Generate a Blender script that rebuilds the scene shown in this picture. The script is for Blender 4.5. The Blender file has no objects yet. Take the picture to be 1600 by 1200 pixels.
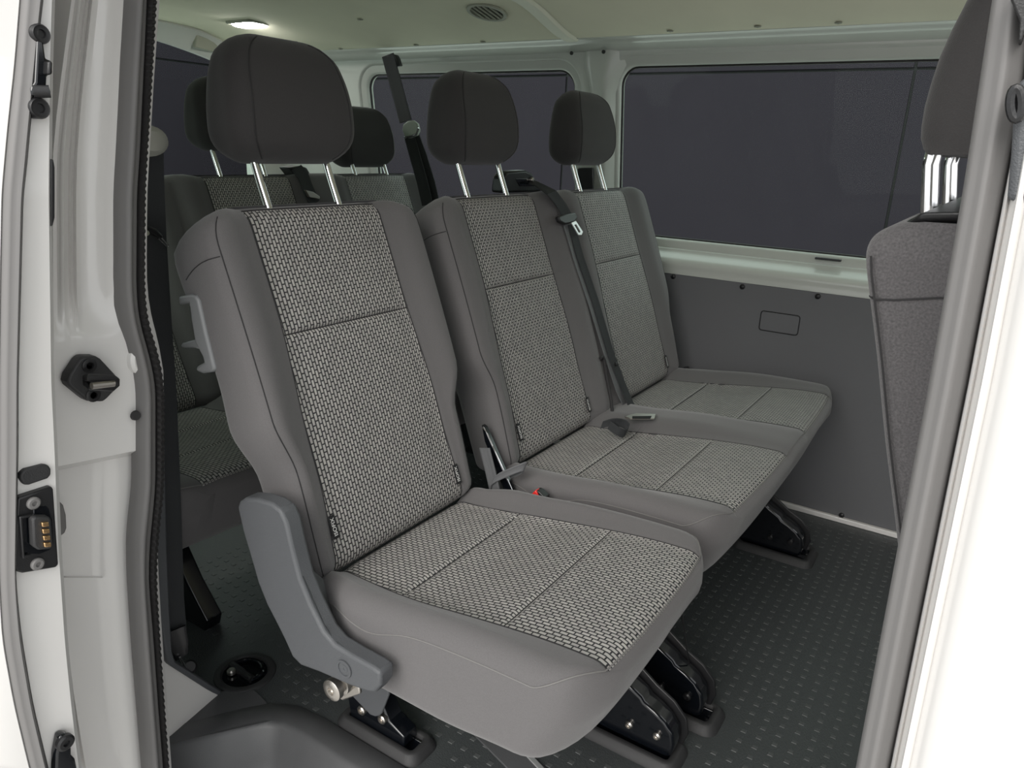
import bpy, bmesh, math, random
from mathutils import Vector, Matrix
random.seed(7)
C = bpy.data.collections.new('van'); bpy.context.scene.collection.children.link(C)
SC = bpy.context.scene
# ------------------------------------------------------------------ camera (phone main lens, standing at the open sliding door)
H = 1.03
R = Matrix(((0.83485704, 0.19761244, -0.51377334), (0.54914554, -0.23435757, 0.80219431), (0.0381169, -0.9518539, -0.30417305)))
F = 1156.957
cd = bpy.data.cameras.new('camera'); cam = bpy.data.objects.new('camera', cd); C.objects.link(cam)
rc = [R.col[0], -R.col[1], -R.col[2]]
M4 = Matrix.Identity(4)
for i in range(3):
    for j in range(3): M4[j][i] = rc[i][j]
M4[2][3] = H
cam.matrix_world = M4
cd.sensor_width = 36; cd.lens = 36 * F / 1600; cd.clip_start = 0.02
SC.camera = cam
def at(px, py, X=None, Y=None, Z=None):
    """survey helper: the point of the photograph (px,py) on a known plane of the van"""
    r = R @ Vector((px - 800, py - 600, F))
    t = X / r.x if X is not None else (Y / r.y if Y is not None else (Z - H) / r.z)
    p = r * t; p.z += H
    return p
# ------------------------------------------------------------------ light: bright overcast sky, exposure
w = bpy.data.worlds.new('World'); SC.world = w; w.use_nodes = True
bg = w.node_tree.nodes['Background']; bg.inputs[0].default_value = (0.97, 0.99, 1.0, 1); bg.inputs[1].default_value = 1.0
SC.view_settings.view_transform = 'Standard'; SC.view_settings.look = 'None'
SC.view_settings.gamma = 1; SC.view_settings.use_curve_mapping = False
SC.view_settings.exposure = 0.5
sd = bpy.data.lights.new('sun', 'SUN'); sun = bpy.data.objects.new('sun', sd); C.objects.link(sun)
sd.energy = 2.0; sd.angle = math.radians(40); sd.color = (1, .965, .92)
sun.rotation_euler = Vector((-.13, .8, -.52)).to_track_quat('-Z', 'Y').to_euler()

# ------------------------------------------------------------------ materials
def mat(name, col, rough=.5, metal=0, spec=.5, coat=0, bump=0, bscale=400, sheen=0, var=0, vscale=3, emit=None, estr=0):
    m = bpy.data.materials.new(name); m.use_nodes = True
    nt = m.node_tree; b = nt.nodes['Principled BSDF']
    b.inputs['Base Color'].default_value = (*col, 1); b.inputs['Roughness'].default_value = rough
    b.inputs['Metallic'].default_value = metal; b.inputs['Specular IOR Level'].default_value = spec
    b.inputs['Coat Weight'].default_value = coat; b.inputs['Coat Roughness'].default_value = .06
    if sheen: b.inputs['Sheen Weight'].default_value = sheen; b.inputs['Sheen Roughness'].default_value = .5
    tc = nt.nodes.new('ShaderNodeTexCoord')
    if var:
        n = nt.nodes.new('ShaderNodeTexNoise'); n.inputs['Scale'].default_value = vscale; n.inputs['Detail'].default_value = 4
        nt.links.new(tc.outputs['Object'], n.inputs['Vector'])
        r = nt.nodes.new('ShaderNodeValToRGB')
        r.color_ramp.elements[0].position = .3; r.color_ramp.elements[1].position = .7
        r.color_ramp.elements[0].color = (*[c * (1 - var) for c in col], 1); r.color_ramp.elements[1].color = (*[min(1, c * (1 + var)) for c in col], 1)
        nt.links.new(n.outputs['Fac'], r.inputs['Fac']); nt.links.new(r.outputs['Color'], b.inputs['Base Color'])
    if bump:
        n2 = nt.nodes.new('ShaderNodeTexNoise'); n2.inputs['Scale'].default_value = bscale; n2.inputs['Detail'].default_value = 2
        nt.links.new(tc.outputs['Object'], n2.inputs['Vector'])
        bp = nt.nodes.new('ShaderNodeBump'); bp.inputs['Strength'].default_value = bump; bp.inputs['Distance'].default_value = .001
        nt.links.new(n2.outputs['Fac'], bp.inputs['Height']); nt.links.new(bp.outputs['Normal'], b.inputs['Normal'])
    if emit:
        b.inputs['Emission Color'].default_value = (*emit, 1); b.inputs['Emission Strength'].default_value = estr
    return m

def weave_mat():
    m = bpy.data.materials.new('woven bar fabric'); m.use_nodes = True
    nt = m.node_tree; b = nt.nodes['Principled BSDF']; L = nt.links
    uv = nt.nodes.new('ShaderNodeTexCoord')
    sep = nt.nodes.new('ShaderNodeSeparateXYZ'); L.new(uv.outputs['UV'], sep.inputs[0])
    com = nt.nodes.new('ShaderNodeCombineXYZ'); L.new(sep.outputs[1], com.inputs[0]); L.new(sep.outputs[0], com.inputs[1])
    br = nt.nodes.new('ShaderNodeTexBrick'); L.new(com.outputs[0], br.inputs['Vector'])
    br.offset = .5; br.offset_frequency = 2; br.squash = 1
    br.inputs['Scale'].default_value = 1; br.inputs['Mortar Size'].default_value = .0013; br.inputs['Mortar Smooth'].default_value = .55
    br.inputs['Brick Width'].default_value = .0125; br.inputs['Row Height'].default_value = .0062; br.inputs['Bias'].default_value = 0
    br.inputs['Color1'].default_value = (.50, .48, .455, 1); br.inputs['Color2'].default_value = (.40, .385, .37, 1)
    br.inputs['Mortar'].default_value = (.03, .03, .033, 1)
    # fine thread running along each bar
    wv = nt.nodes.new('ShaderNodeTexNoise'); wv.inputs['Scale'].default_value = 900; L.new(com.outputs[0], wv.inputs['Vector'])
    mx = nt.nodes.new('ShaderNodeMix'); mx.data_type = 'RGBA'; mx.blend_type = 'MULTIPLY'; mx.inputs[0].default_value = .35
    L.new(br.outputs['Color'], mx.inputs[6]); L.new(wv.outputs['Color'], mx.inputs[7])
    L.new(mx.outputs[2], b.inputs['Base Color'])
    inv = nt.nodes.new('ShaderNodeMath'); inv.operation = 'SUBTRACT'; inv.inputs[0].default_value = 1; L.new(br.outputs['Fac'], inv.inputs[1])
    bp = nt.nodes.new('ShaderNodeBump'); bp.inputs['Strength'].default_value = .7; bp.inputs['Distance'].default_value = .0012
    L.new(inv.outputs[0], bp.inputs['Height']); L.new(bp.outputs['Normal'], b.inputs['Normal'])
    b.inputs['Roughness'].default_value = .6; b.inputs['Specular IOR Level'].default_value = .35
    return m

def glass_mat():
    m = bpy.data.materials.new('tinted window glass'); m.use_nodes = True
    nt = m.node_tree; nt.nodes.clear()
    o = nt.nodes.new('ShaderNodeOutputMaterial'); t = nt.nodes.new('ShaderNodeBsdfTransparent'); g = nt.nodes.new('ShaderNodeBsdfGlossy')
    t.inputs[0].default_value = (.89, .97, .93, 1); g.inputs['Roughness'].default_value = .02
    mx = nt.nodes.new('ShaderNodeMixShader'); mx.inputs[0].default_value = .004
    nt.links.new(t.outputs[0], mx.inputs[1]); nt.links.new(g.outputs[0], mx.inputs[2]); nt.links.new(mx.outputs[0], o.inputs[0])
    return m

MT = dict(
    fabric=mat('charcoal seat fabric', (.117, .112, .113), .9, bump=.35, bscale=900, sheen=.25, var=.06, vscale=700, spec=.2),
    headrest=mat('seat fabric darkened as shade', (.040, .038, .038), .9, bump=.35, bscale=900, sheen=.2, var=.06, vscale=700, spec=.2),  # copy of the seat fabric, darkened to stand in for dimmer light
    frontfab=mat('coarse front seat fabric', (.095, .09, .092), .9, bump=.7, bscale=600, sheen=.2, var=.25, vscale=550, spec=.2),
    weave=weave_mat(), glass=glass_mat(),
    seam=mat('dark seam thread', (.022, .021, .022), .8),
    seamlight=mat('grey seam thread', (.16, .155, .15), .8),
    chrome=mat('polished chrome', (.85, .85, .86), .09, metal=1),
    bright=mat('brushed bright steel', (.80, .80, .80), .35, metal=.75),
    steel=mat('zinc plated steel', (.55, .52, .48), .32, metal=1, bump=.2, bscale=300),
    cover=mat('mid grey grained plastic', (.078, .082, .088), .48, bump=.5, bscale=1100),
    handle=mat('grey smooth plastic lightened as sunlit', (.21, .215, .22), .35, bump=.2, bscale=1100),  # grey cover plastic with the missing sunlight put into a lighter colour
    black=mat('black satin plastic', (.012, .012, .013), .38, bump=.15, bscale=700),
    blackrough=mat('black matt trim plastic', (.028, .028, .029), .55, bump=.5, bscale=900),
    gloss=mat('black gloss plastic', (.004, .005, .007), .12, coat=.4),
    white=mat('white body paint', (.72, .705, .685), .28, coat=.6, var=.012, vscale=2),
    whiteshade=mat('white body paint darkened as shade', (.52, .54, .50), .3, coat=.35, var=.02, vscale=4),  # white body paint with the interior shade put into its colour
    seal=mat('grey rubber seal', (.17, .165, .162), .55, bump=.2, bscale=60),
    sealdark=mat('black corrugated rubber', (.018, .017, .017), .5),
    liner=mat('olive grey headliner', (.74, .73, .58), .95, bump=.2, bscale=1200, var=.03, vscale=6),
    trim=mat('dark grey door card board', (.125, .127, .134), .55, bump=.3, bscale=1000),
    floor=mat('black rubber floor', (.050, .055, .056), .42, bump=.9, bscale=420),
    step=mat('charcoal step plastic', (.080, .081, .084), .40, bump=.3, bscale=800, var=.10, vscale=9),
    web=mat('black belt webbing', (.026, .028, .030), .8, bump=.6, bscale=1400),
    webgrey=mat('grey belt webbing edge', (.13, .133, .137), .45, bump=.5, bscale=1400),
    gold=mat('brass contacts', (.85, .55, .28), .25, metal=1),
    red=mat('red release button', (.75, .03, .025), .35, coat=.3),
    lamp=mat('lit lamp lens', (.9, .9, .9), .4, emit=(1, .98, .95), estr=55),
    beige=mat('pale grey plastic', (.42, .42, .37), .45),
    lampframe=mat('grey green trim plastic', (.27, .28, .22), .55),
    clad=mat('dark aubergine facade panel', (.0235, .0195, .0265), .8, spec=.1, var=.03, vscale=1.5),
    joint=mat('black joint', (.004, .004, .005), .8),
    ground=mat('pale concrete paving', (.52, .51, .49), .85, bump=.4, bscale=60, var=.1, vscale=3),
    letter=mat('white print', (.75, .75, .73), .6),
)

# ------------------------------------------------------------------ mesh helpers
def ORG(o):
    v = Vector((0, 0, 0))
    while o is not None: v += o.location; o = o.parent
    return v
class MB:
    def __init__(s): s.v = []; s.f = []; s.m = []; s.uv = []
    def add(s, vs, fs, mi=0, uvs=None):
        b = len(s.v); s.v += [Vector(v) for v in vs]
        s.uv += (list(uvs) if uvs else [(0, 0)] * len(vs))
        for k, f in enumerate(fs):
            s.f.append([b + i for i in f]); s.m.append(mi[k] if isinstance(mi, list) else mi)
        return b
    def obox(s, c, a, b, d, mi=0):
        c, a, b, d = map(Vector, (c, a, b, d)); vs = []
        for i in (-1, 1):
            for j in (-1, 1):
                for k in (-1, 1): vs.append(c + a * i + b * j + d * k)
        s.add(vs, [(0, 1, 3, 2), (4, 6, 7, 5), (0, 4, 5, 1), (2, 3, 7, 6), (0, 2, 6, 4), (1, 5, 7, 3)], mi); return s
    def box(s, p, q, mi=0):
        p, q = Vector(p), Vector(q); h = (q - p) / 2
        return s.obox((p + q) / 2, (h.x, 0, 0), (0, h.y, 0), (0, 0, h.z), mi)
    def prism(s, pts, vec, mi=0):
        pts = [Vector(p) for p in pts]; vec = Vector(vec); n = len(pts)
        s.add(pts + [p + vec for p in pts], [list(range(n))[::-1], list(range(n, 2 * n))] + [(i, (i + 1) % n, n + (i + 1) % n, n + i) for i in range(n)], mi); return s
    def loft(s, rings, mi=0, closed=True, cap=True, uvs=None, fmi=None):
        n = len(rings[0]); vs = [p for r in rings for p in r]; fs = []; ms = []
        for i in range(len(rings) - 1):
            for j in range(n if closed else n - 1):
                fs.append((i * n + j, i * n + (j + 1) % n, (i + 1) * n + (j + 1) % n, (i + 1) * n + j)); ms.append(fmi(i, j) if fmi else mi)
        if cap and closed:
            fs.append(list(range(n))[::-1]); ms.append(mi); fs.append([(len(rings) - 1) * n + j for j in range(n)]); ms.append(mi)
        s.add(vs, fs, ms, uvs); return s
    def tube(s, path, r, n=8, mi=0, closed=False, cap=True, flat=None):
        path = [Vector(p) for p in path]; N = len(path); rings = []; prev = None
        for i, p in enumerate(path):
            if closed: t = path[(i + 1) % N] - path[i - 1]
            else: t = path[min(i + 1, N - 1)] - path[max(i - 1, 0)]
            if t.length < 1e-9: t = Vector((0, 0, 1))
            t.normalize()
            if prev is None:
                a = Vector((0, 0, 1)) if abs(t.z) < .9 else Vector((1, 0, 0)); u = t.cross(a).normalized()
            else: u = (prev - t * prev.dot(t)).normalized()
            prev = u; v = t.cross(u)
            rr = r[i] if isinstance(r, (list, tuple)) else r
            rings.append([p + u * (math.cos(2 * math.pi * k / n) * rr) + v * (math.sin(2 * math.pi * k / n) * rr) for k in range(n)])
        if closed: rings.append(rings[0]); cap = False
        s.loft(rings, mi, True, cap); return s
    def lathe(s, prof, o, ax, n=24, mi=0, sx=1, sy=1):
        o = Vector(o); ax = Vector(ax).normalized(); a = Vector((0, 0, 1)) if abs(ax.z) < .9 else Vector((1, 0, 0))
        u = ax.cross(a).normalized(); v = ax.cross(u)
        rings = [[o + ax * h + u * (math.cos(2 * math.pi * k / n) * r * sx) + v * (math.sin(2 * math.pi * k / n) * r * sy) for k in range(n)] for r, h in prof]
        s.loft(rings, mi); return s
    def ribbon(s, path, wv, th, mi=0):
        """belt webbing: path of centre points, wv = half width vector (one or a list)"""
        path = [Vector(p) for p in path]; N = len(path); rings = []
        for i, p in enumerate(path):
            t = (path[min(i + 1, N - 1)] - path[max(i - 1, 0)]).normalized()
            wd = Vector(wv[i] if isinstance(wv, list) else wv); nn = t.cross(wd).normalized() * (th / 2)
            rings.append([p - wd + nn, p - wd * .72 + nn * 1.5, p - wd * .6 + nn, p - wd * .15 + nn, p + wd * .15 + nn, p + wd * .6 + nn, p + wd * .72 + nn * 1.5, p + wd + nn,
                          p + wd - nn, p + wd * .5 - nn, p - wd * .5 - nn, p - wd - nn])
        s.loft(rings, mi); return s
    def build(s, name, mats, parent=None, smooth=35, bevel=0, seg=2, label=None, kind=None):
        if not isinstance(mats, (list, tuple)): mats = [mats]
        me = bpy.data.meshes.new(name)
        if parent is not None: org = ORG(parent)
        else:
            lo = Vector([min(v[i] for v in s.v) for i in range(3)]); hi = Vector([max(v[i] for v in s.v) for i in range(3)])
            org = Vector(((lo.x + hi.x) / 2, (lo.y + hi.y) / 2, lo.z))
        bm = bmesh.new(); vs = [bm.verts.new(v - org) for v in s.v]; uvl = bm.loops.layers.uv.new('UVMap')
        for f, mi in zip(s.f, s.m):
            try: fc = bm.faces.new([vs[i] for i in f])
            except ValueError: continue
            fc.material_index = mi; fc.smooth = True
            for lp, i in zip(fc.loops, f): lp[uvl].uv = s.uv[i]
        bm.faces.ensure_lookup_table()
        bmesh.ops.remove_doubles(bm, verts=bm.verts, dist=1e-6)
        bmesh.ops.recalc_face_normals(bm, faces=bm.faces)
        bm.to_mesh(me); bm.free()
        for m in mats: me.materials.append(MT[m] if isinstance(m, str) else m)
        try: me.set_sharp_from_angle(angle=math.radians(smooth))
        except Exception: pass
        o = bpy.data.objects.new(name, me); C.objects.link(o)
        if parent is not None: o.parent = parent
        else: o.location = org
        if bevel:
            b = o.modifiers.new('bevel', 'BEVEL'); b.width = bevel; b.segments = seg; b.limit_method = 'ANGLE'; b.angle_limit = math.radians(40); b.harden_normals = False
        if label: o['label'] = label
        if kind: o['kind'] = kind
        return o
def tag(o, label, cat, group=None):
    o['label'] = label; o['category'] = cat
    if group: o['group'] = group
    return o
def thing(name, loc, label, cat, group=None):
    o = bpy.data.objects.new(name, None); o.empty_display_size = .05; C.objects.link(o); o.location = loc
    return tag(o, label, cat, group)
def interp(tab, y):
    """piecewise linear table lookup with smoothing"""
    if y <= tab[0][0]: a, b = tab[0], tab[1]
    elif y >= tab[-1][0]: a, b = tab[-2], tab[-1]
    else:
        for a, b in zip(tab, tab[1:]):
            if a[0] <= y <= b[0]: break
    return a[1] + (b[1] - a[1]) * (y - a[0]) / (b[0] - a[0])
def smooth_tab(tab, ys, k=22):
    return [sum(interp(tab, y + d) for d in (-k, -k / 2, 0, k / 2, k)) / 5 for y in ys]
def sstep(x, a, b):
    t = max(0, min(1, (x - a) / (b - a))); return t * t * (3 - 2 * t)
def rrect(w, h, r, n=5, cx=0, cy=0):
    out = []
    for sx, sy, a0 in ((1, 1, 0), (-1, 1, 90), (-1, -1, 180), (1, -1, 270)):
        for k in range(n + 1):
            a = math.radians(a0 + 90 * k / n); out.append((cx + sx * (w - r) + r * math.cos(a), cy + sy * (h - r) + r * math.sin(a)))
    return out
def curve(P, n=6):
    out = []; P = [Vector(p) for p in P]
    for i in range(len(P) - 1):
        a, b, c, d = P[max(i - 1, 0)], P[i], P[i + 1], P[min(i + 2, len(P) - 1)]
        for k in range(n):
            t = k / n; out.append(.5 * ((2 * b) + (c - a) * t + (2 * a - 5 * b + 4 * c - d) * t * t + (3 * b - a - 3 * c + d) * t ** 3))
    return out + [P[-1]]
def screw(parent, p, ax, r=.006, m='steel', name='screw'):
    p = Vector(p); ax = Vector(ax).normalized()
    return MB().lathe([(r, 0), (r, r * .25), (r * .8, r * .5), (r * .5, r * .55), (r * .42, r * .2), (.0001, r * .2)], p, ax, 12).build(name, m, parent)

# ------------------------------------------------------------------ setting: shell of the van
CY = 1.37                                     # centre line of the van
def yw(z):                                    # far side wall, leaning in above the waist
    return 2.27 - (z - .77) * .137 if z > .77 else 2.27
# floor slab (lower in the step well)
STEP = [(-1.058, .50), (-1.058, .564), (-.985, .675), (-.962, .705), (-.93, .722), (-.88, .727), (-.55, .727), (.6, .727), (.6, .50)]
fl = MB()
outer = [(-2.7, .50), (-1.058, .50), (-1.058, .564), (-.985, .675), (-.962, .705), (-.93, .722), (-.88, .727), (.6, .727), (.6, 2.26), (-2.7, 2.26)]
fl.prism([(x, y, -.03) for x, y in outer], (0, 0, .03))
floor = fl.build('floor', 'floor', kind='structure')
st = MB()
def taken(x, y):
    if y < .76 or (x < -1.05 and y < .80): return True
    for (a, b, c, d) in ((-.89, -.65, .76, .865), (-.52, -.275, 1.005, 1.12), (-.485, -.25, 1.135, 1.25), (-.475, -.235, 1.865, 2.005)):
        if a < x < b and c < y < d: return True
    return math.hypot(x + 1.102, y - .765) < .085
for i in range(-52, 3):
    for j in range(27, 78):
        x = -.0225 + i * .0287; y = j * .0284 + .013
        if taken(x, y): continue
        a, b, h = .0052, .0048, .0009
        st.add([(x - a, y - b, 0), (x + a, y - b, 0), (x + a, y + b, 0), (x - a, y + b, 0), (x - a * .8, y - b * .8, h), (x + a * .8, y - b * .8, h), (x + a * .8, y + b * .8, h), (x - a * .8, y + b * .8, h)],
               [(4, 5, 6, 7), (0, 1, 5, 4), (1, 2, 6, 5), (2, 3, 7, 6), (3, 0, 4, 7)])
st.build('floor_stud', mat('rubber studs', (.072, .077, .077), .5), floor, kind='stuff')

# step well: rim, curved walls, tread
sw = MB(); path = [(-1.30, .41), (-1.058, .564), (-.985, .675), (-.962, .705), (-.93, .722), (-.88, .727), (-.7, .727), (-.4, .727), (0, .727), (.6, .727)]
def offs(d):
    out = []
    for i, p in enumerate(path):
        q0 = Vector(path[max(i - 1, 0)]); q1 = Vector(path[min(i + 1, len(path) - 1)]); t = (q1 - q0).normalized(); n = Vector((t.y, -t.x))
        out.append(Vector(p) + n * d)
    return out
rings = []
for d, z in ((-.045, .0005), (-.042, .004), (.0, .004), (.006, .0015), (.012, -.006), (.03, -.06), (.042, -.10), (.06, -.122), (.10, -.13), (.22, -.13), (.23, -.16)):
    rings.append([(p.x, max(p.y, .37), z) for p in offs(d)])
sw.loft(rings, closed=False, cap=False)
stp = sw.build('trim_1', 'step', kind='structure', smooth=60)
stp['label'] = 'charcoal moulded entry step well below the seat'
# corner piece of the step cover, up against the white wheel arch plate
MB().prism([(-1.066, .556, .0), (-1.09, .705, 0), (-1.06, .745, 0), (-1.0, .735, 0), (-.945, .718, 0), (-1.03, .60, 0), (-1.058, .556, 0)], (0, 0, .0035)).build('step_corner', 'step', stp)
# floor edge strip running forward under the single seat
es = thing('floor_edge_strip', (-.55, .92, 0), 'grey floor edge cover with a bright metal rail under the nearest seat cushion', 'strip')
MB().prism([(-.72, .928, .0), (-.40, .829, 0), (-.30, .866, 0), (-.62, .945, 0)], (0, 0, .004)).build('cover', 'step', es, bevel=.001)
MB().prism([(-.60, .940, .0), (-.40, .866, 0), (-.393, .874, 0), (-.593, .948, 0)], (0, 0, .006)).build('metal_rail', 'bright', es, bevel=.001)

# far wall: two window cells, sill rail, dark board
WINS = [(-1.072, .12, .772, 1.277), (-2.13, -1.235, .772, 1.272)]
CELL = [(-1.14, .8), (-2.70, -1.14)]
def wall_pt(x, z, out, mirror=False):
    y = yw(z) + out
    return (x, 2 * CY - y if mirror else y, z)
def window_cell(mb, cell, win, mirror=False, z0=.742, z1=1.318):
    n = 8; x0, x1, a0, a1 = win; cx, cz = (x0 + x1) / 2, (a0 + a1) / 2; hw, hh = (x1 - x0) / 2, (a1 - a0) / 2
    hole = rrect(hw, hh, .055, n, cx, cz); n4 = len(hole)
    out = []
    q = n + 1
    cs = [(cell[1], z1), (cell[0], z1), (cell[0], z0), (cell[1], z0)]
    for k in range(4):
        c = cs[k]
        for i in range(q):
            # corner fan: first half runs along one edge, second half along the next
            t = i / n
            hx, hz = hole[k * q + i]
            if k == 0: p = (c[0], hz + (c[1] - hz) * min(1, t * 2)) if t < .5 else (c[0] + (hx - c[0]) * (2 * t - 1), c[1])
            if k == 1: p = (hx + (c[0] - hx) * min(1, t * 2), c[1]) if t < .5 else (c[0], c[1] + (hz - c[1]) * (2 * t - 1))
            if k == 2: p = (c[0], hz + (c[1] - hz) * min(1, t * 2)) if t < .5 else (c[0] + (hx - c[0]) * (2 * t - 1), c[1])
            if k == 3: p = (hx + (c[0] - hx) * min(1, t * 2), c[1]) if t < .5 else (c[0], c[1] + (hz - c[1]) * (2 * t - 1))
            out.append(p)
    def ring(o, dep, r):
        return [wall_pt(x, z, dep, mirror) for x, z in rrect(hw + o, hh + o, r, n, cx, cz)]
    rs = [[wall_pt(x, z, 0, mirror) for x, z in out], ring(.036, 0, .09), ring(.031, .002, .085), ring(.028, .010, .083), ring(.008, .014, .062), ring(.002, .018, .056), ring(0, .026, .055), ring(0, .045, .055)]
    mb.loft(rs, closed=True, cap=False)
def side_wall(name, mirror):
    mb = MB()
    for c, wn in zip(CELL, WINS): window_cell(mb, c, wn, mirror)
    # header up to the headliner, rolled sill rail below the glass
    def sec(pts):
        mb.loft([[(x, (2 * CY - y if mirror else y), z) for y, z in pts] for x in (-2.70, .8)], closed=False, cap=False)
    sec([(yw(1.318), 1.318), (2.165, 1.322), (2.150, 1.3215), (2.12, 1.327), (2.085, 1.329), (2.08, 1.333), (2.045, 1.335), (2.04, 1.36)])
    sec([(yw(.742), .742), (2.268, .738), (2.262, .732), (2.252, .727), (2.238, .722), (2.228, .715), (2.222, .705), (2.221, .697), (2.223, .690), (2.222, .683), (2.222, .672), (2.232, .668), (2.27, .660), (2.27, .0)])
    sec([(2.285, .742), (2.33, .70), (2.335, .3), (2.33, -.03), (2.27, -.03)])
    return mb
wl = side_wall('wall_left', False).build('wall_left', 'whiteshade', kind='structure', smooth=50)
wl['label'] = 'far side of the van body with white painted window frames'
# rounded pillar between the two far windows
pb = MB()
rings = []
for z in [.76 + .56 * k / 14 for k in range(15)]:
    flare = .03 * sstep(z, 1.2, 1.31) + .012 * (1 - sstep(z, .76, .86)); hw = .036 + flare
    rings.append([(-1.128 + hw * c, yw(z) - .022 * s + .012 * sstep(z, 1.24, 1.32), z) for c, s in ((-1.25, -.3), (-1, .25), (-.8, .8), (-.5, 1), (.1, 1), (.3, 1.12), (.5, 1.12), (.75, .8), (1, .2), (1.25, -.3))])
pb.loft(rings, closed=True)
pil = pb.build('pillar', 'whiteshade', wl, smooth=50)
for px, py in ((893, 83), (943, 81)):
    p = at(px, py, Y=2.165); MB().lathe([(.0055, .002), (.0055, -.002), (.0001, -.002)], p, (0, -1, 0), 12).build('screw_hole', 'sealdark', wl)
# dark pillar belt cover strip
MB().prism([at(902, 262, Y=2.19), at(926, 262, Y=2.19), at(926, 300, Y=2.2), at(902, 300, Y=2.2)], (0, .012, 0)).build('belt_cover', 'black', wl, bevel=.003)
card = MB().box((-2.5, 2.224, .016), (.75, 2.262, .672)).build('side_panel', 'trim', wl, bevel=.003)
MB().box((-2.5, 2.214, .0), (.75, 2.262, .0155)).build('floor_strip', 'white', wl, bevel=.002)
for px, py in ((1160, 448), (1278, 463), (1315, 805), (1052, 432)):
    p = at(px, py, Y=2.224)
    MB().lathe([(.008, 0), (.0078, .003), (.005, .0055), (.0025, .006), (.002, .0045), (.0001, .0045)], p, (0, -1, 0), 14).build('rivet', 'black', card)
a = at(1190, 486, Y=2.222); b = at(1245, 524, Y=2.222)
bl = MB().loft([[(x, 2.2245 - d, z) for x, z in rrect((b.x - a.x) / 2 - i, (a.z - b.z) / 2 - i, .007, 4, (a.x + b.x) / 2, (a.z + b.z) / 2)] for i, d in ((0, 0), (0, .002), (.0015, .0035))]).build('blanking_plate', 'trim', card)
g = MB().tube([(x, 2.2238, z) for x, z in rrect((b.x - a.x) / 2 + .0012, (a.z - b.z) / 2 + .0012, .008, 4, (a.x + b.x) / 2, (a.z + b.z) / 2)], .0013, 6, closed=True).build('gap_line', 'joint', bl)
# window glass and gaskets
def window(n, win, mirror, label):
    x0, x1, z0, z1 = win; cx, cz = (x0 + x1) / 2, (z0 + z1) / 2; hw, hh = (x1 - x0) / 2, (z1 - z0) / 2
    fr = MB(); fr.tube([wall_pt(x, z, .030, mirror) for x, z in rrect(hw - .001, hh - .001, .055, 8, cx, cz)], .0045, 8, closed=True)
    o = fr.build('window_%d' % n, 'sealdark', kind='structure'); o['label'] = label
    gl = MB(); rr = rrect(hw + .004, hh + .004, .055, 8, cx, cz)
    gl.prism([wall_pt(x, z, .036, mirror) for x, z in rr], (0, .004, 0)); gl.build('pane', 'glass', o)
    return o
w1 = window(1, WINS[0], False, 'large far side window beyond the bench seat')
w2 = window(2, WINS[1], False, 'far side rear window behind the headrests')
p = at(1295, 403, Y=2.275)
MB().box((p.x - .035, 2.262, .758), (p.x + .035, 2.275, .764)).build('drain_clip', 'blackrough', w1, bevel=.001)
# near side wall behind the door opening
nm = MB(); window_cell(nm, (-2.7, -1.075), (-2.13, -1.235, .772, 1.272), True)
nm.box((-2.7, .41, -.03), (-1.10, .50, .745)); nm.box((-2.7, .47, 1.315), (.8, .68, 1.36))
wr = nm.build('wall_right', 'whiteshade', kind='structure'); wr['label'] = 'near side of the van body behind the door opening'
window(3, (-2.13, -1.235, .772, 1.272), True, 'near side rear window behind the door pillar')

# rear: tailgate with window, header
rw = MB()
rw.box((-2.72, .4, -.03), (-2.66, 2.33, .78)); rw.box((-2.72, .4, 1.38), (-2.66, 2.33, 1.44))
rw.box((-2.72, .4, .78), (-2.66, .66, 1.38)); rw.box((-2.72, 2.10, .78), (-2.66, 2.33, 1.38))
rwall = rw.build('wall_back', 'whiteshade', kind='structure', bevel=.01)
rwall['label'] = 'tailgate frame at the rear of the van'
gl = MB().box((-2.695, .64, .76), (-2.69, 2.12, 1.40)).build('window_4', 'glass', kind='structure'); gl['label'] = 'tailgate window at the rear'
def zc(y):
    d = abs(y - CY); return 1.405 - .018 * (d / .55) ** 2 - .042 * sstep(d, .40, .68)
hd = MB()                                       # arched header below the headliner
rings = []
for y in [.62 + 1.44 * k / 28 for k in range(29)]:
    d = abs(y - CY); zt = zc(y) - .001; zb = 1.36 - .098 * (d / .68) ** 2.1
    x = -2.565
    rings.append([(x, y, zt + .01), (x + .012, y, zt - .006), (x - .015, y, (zt + zb) / 2), (x - .05, y, zb), (x - .09, y, zb + .005), (x - .09, y, zt + .01)])
hd.loft(rings)
hdo = hd.build('trim_2', 'whiteshade', kind='structure', smooth=40); hdo['label'] = 'pale arched header above the tailgate window'
q = [at(306, 54, X=-2.568), at(341, 64, X=-2.568), at(337, 82, X=-2.585), at(304, 74, X=-2.58)]
MB().prism([p + Vector((.006, 0, 0)) for p in q], (-.02, 0, 0)).build('cover_plate', 'lampframe', hdo, bevel=.004)

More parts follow.
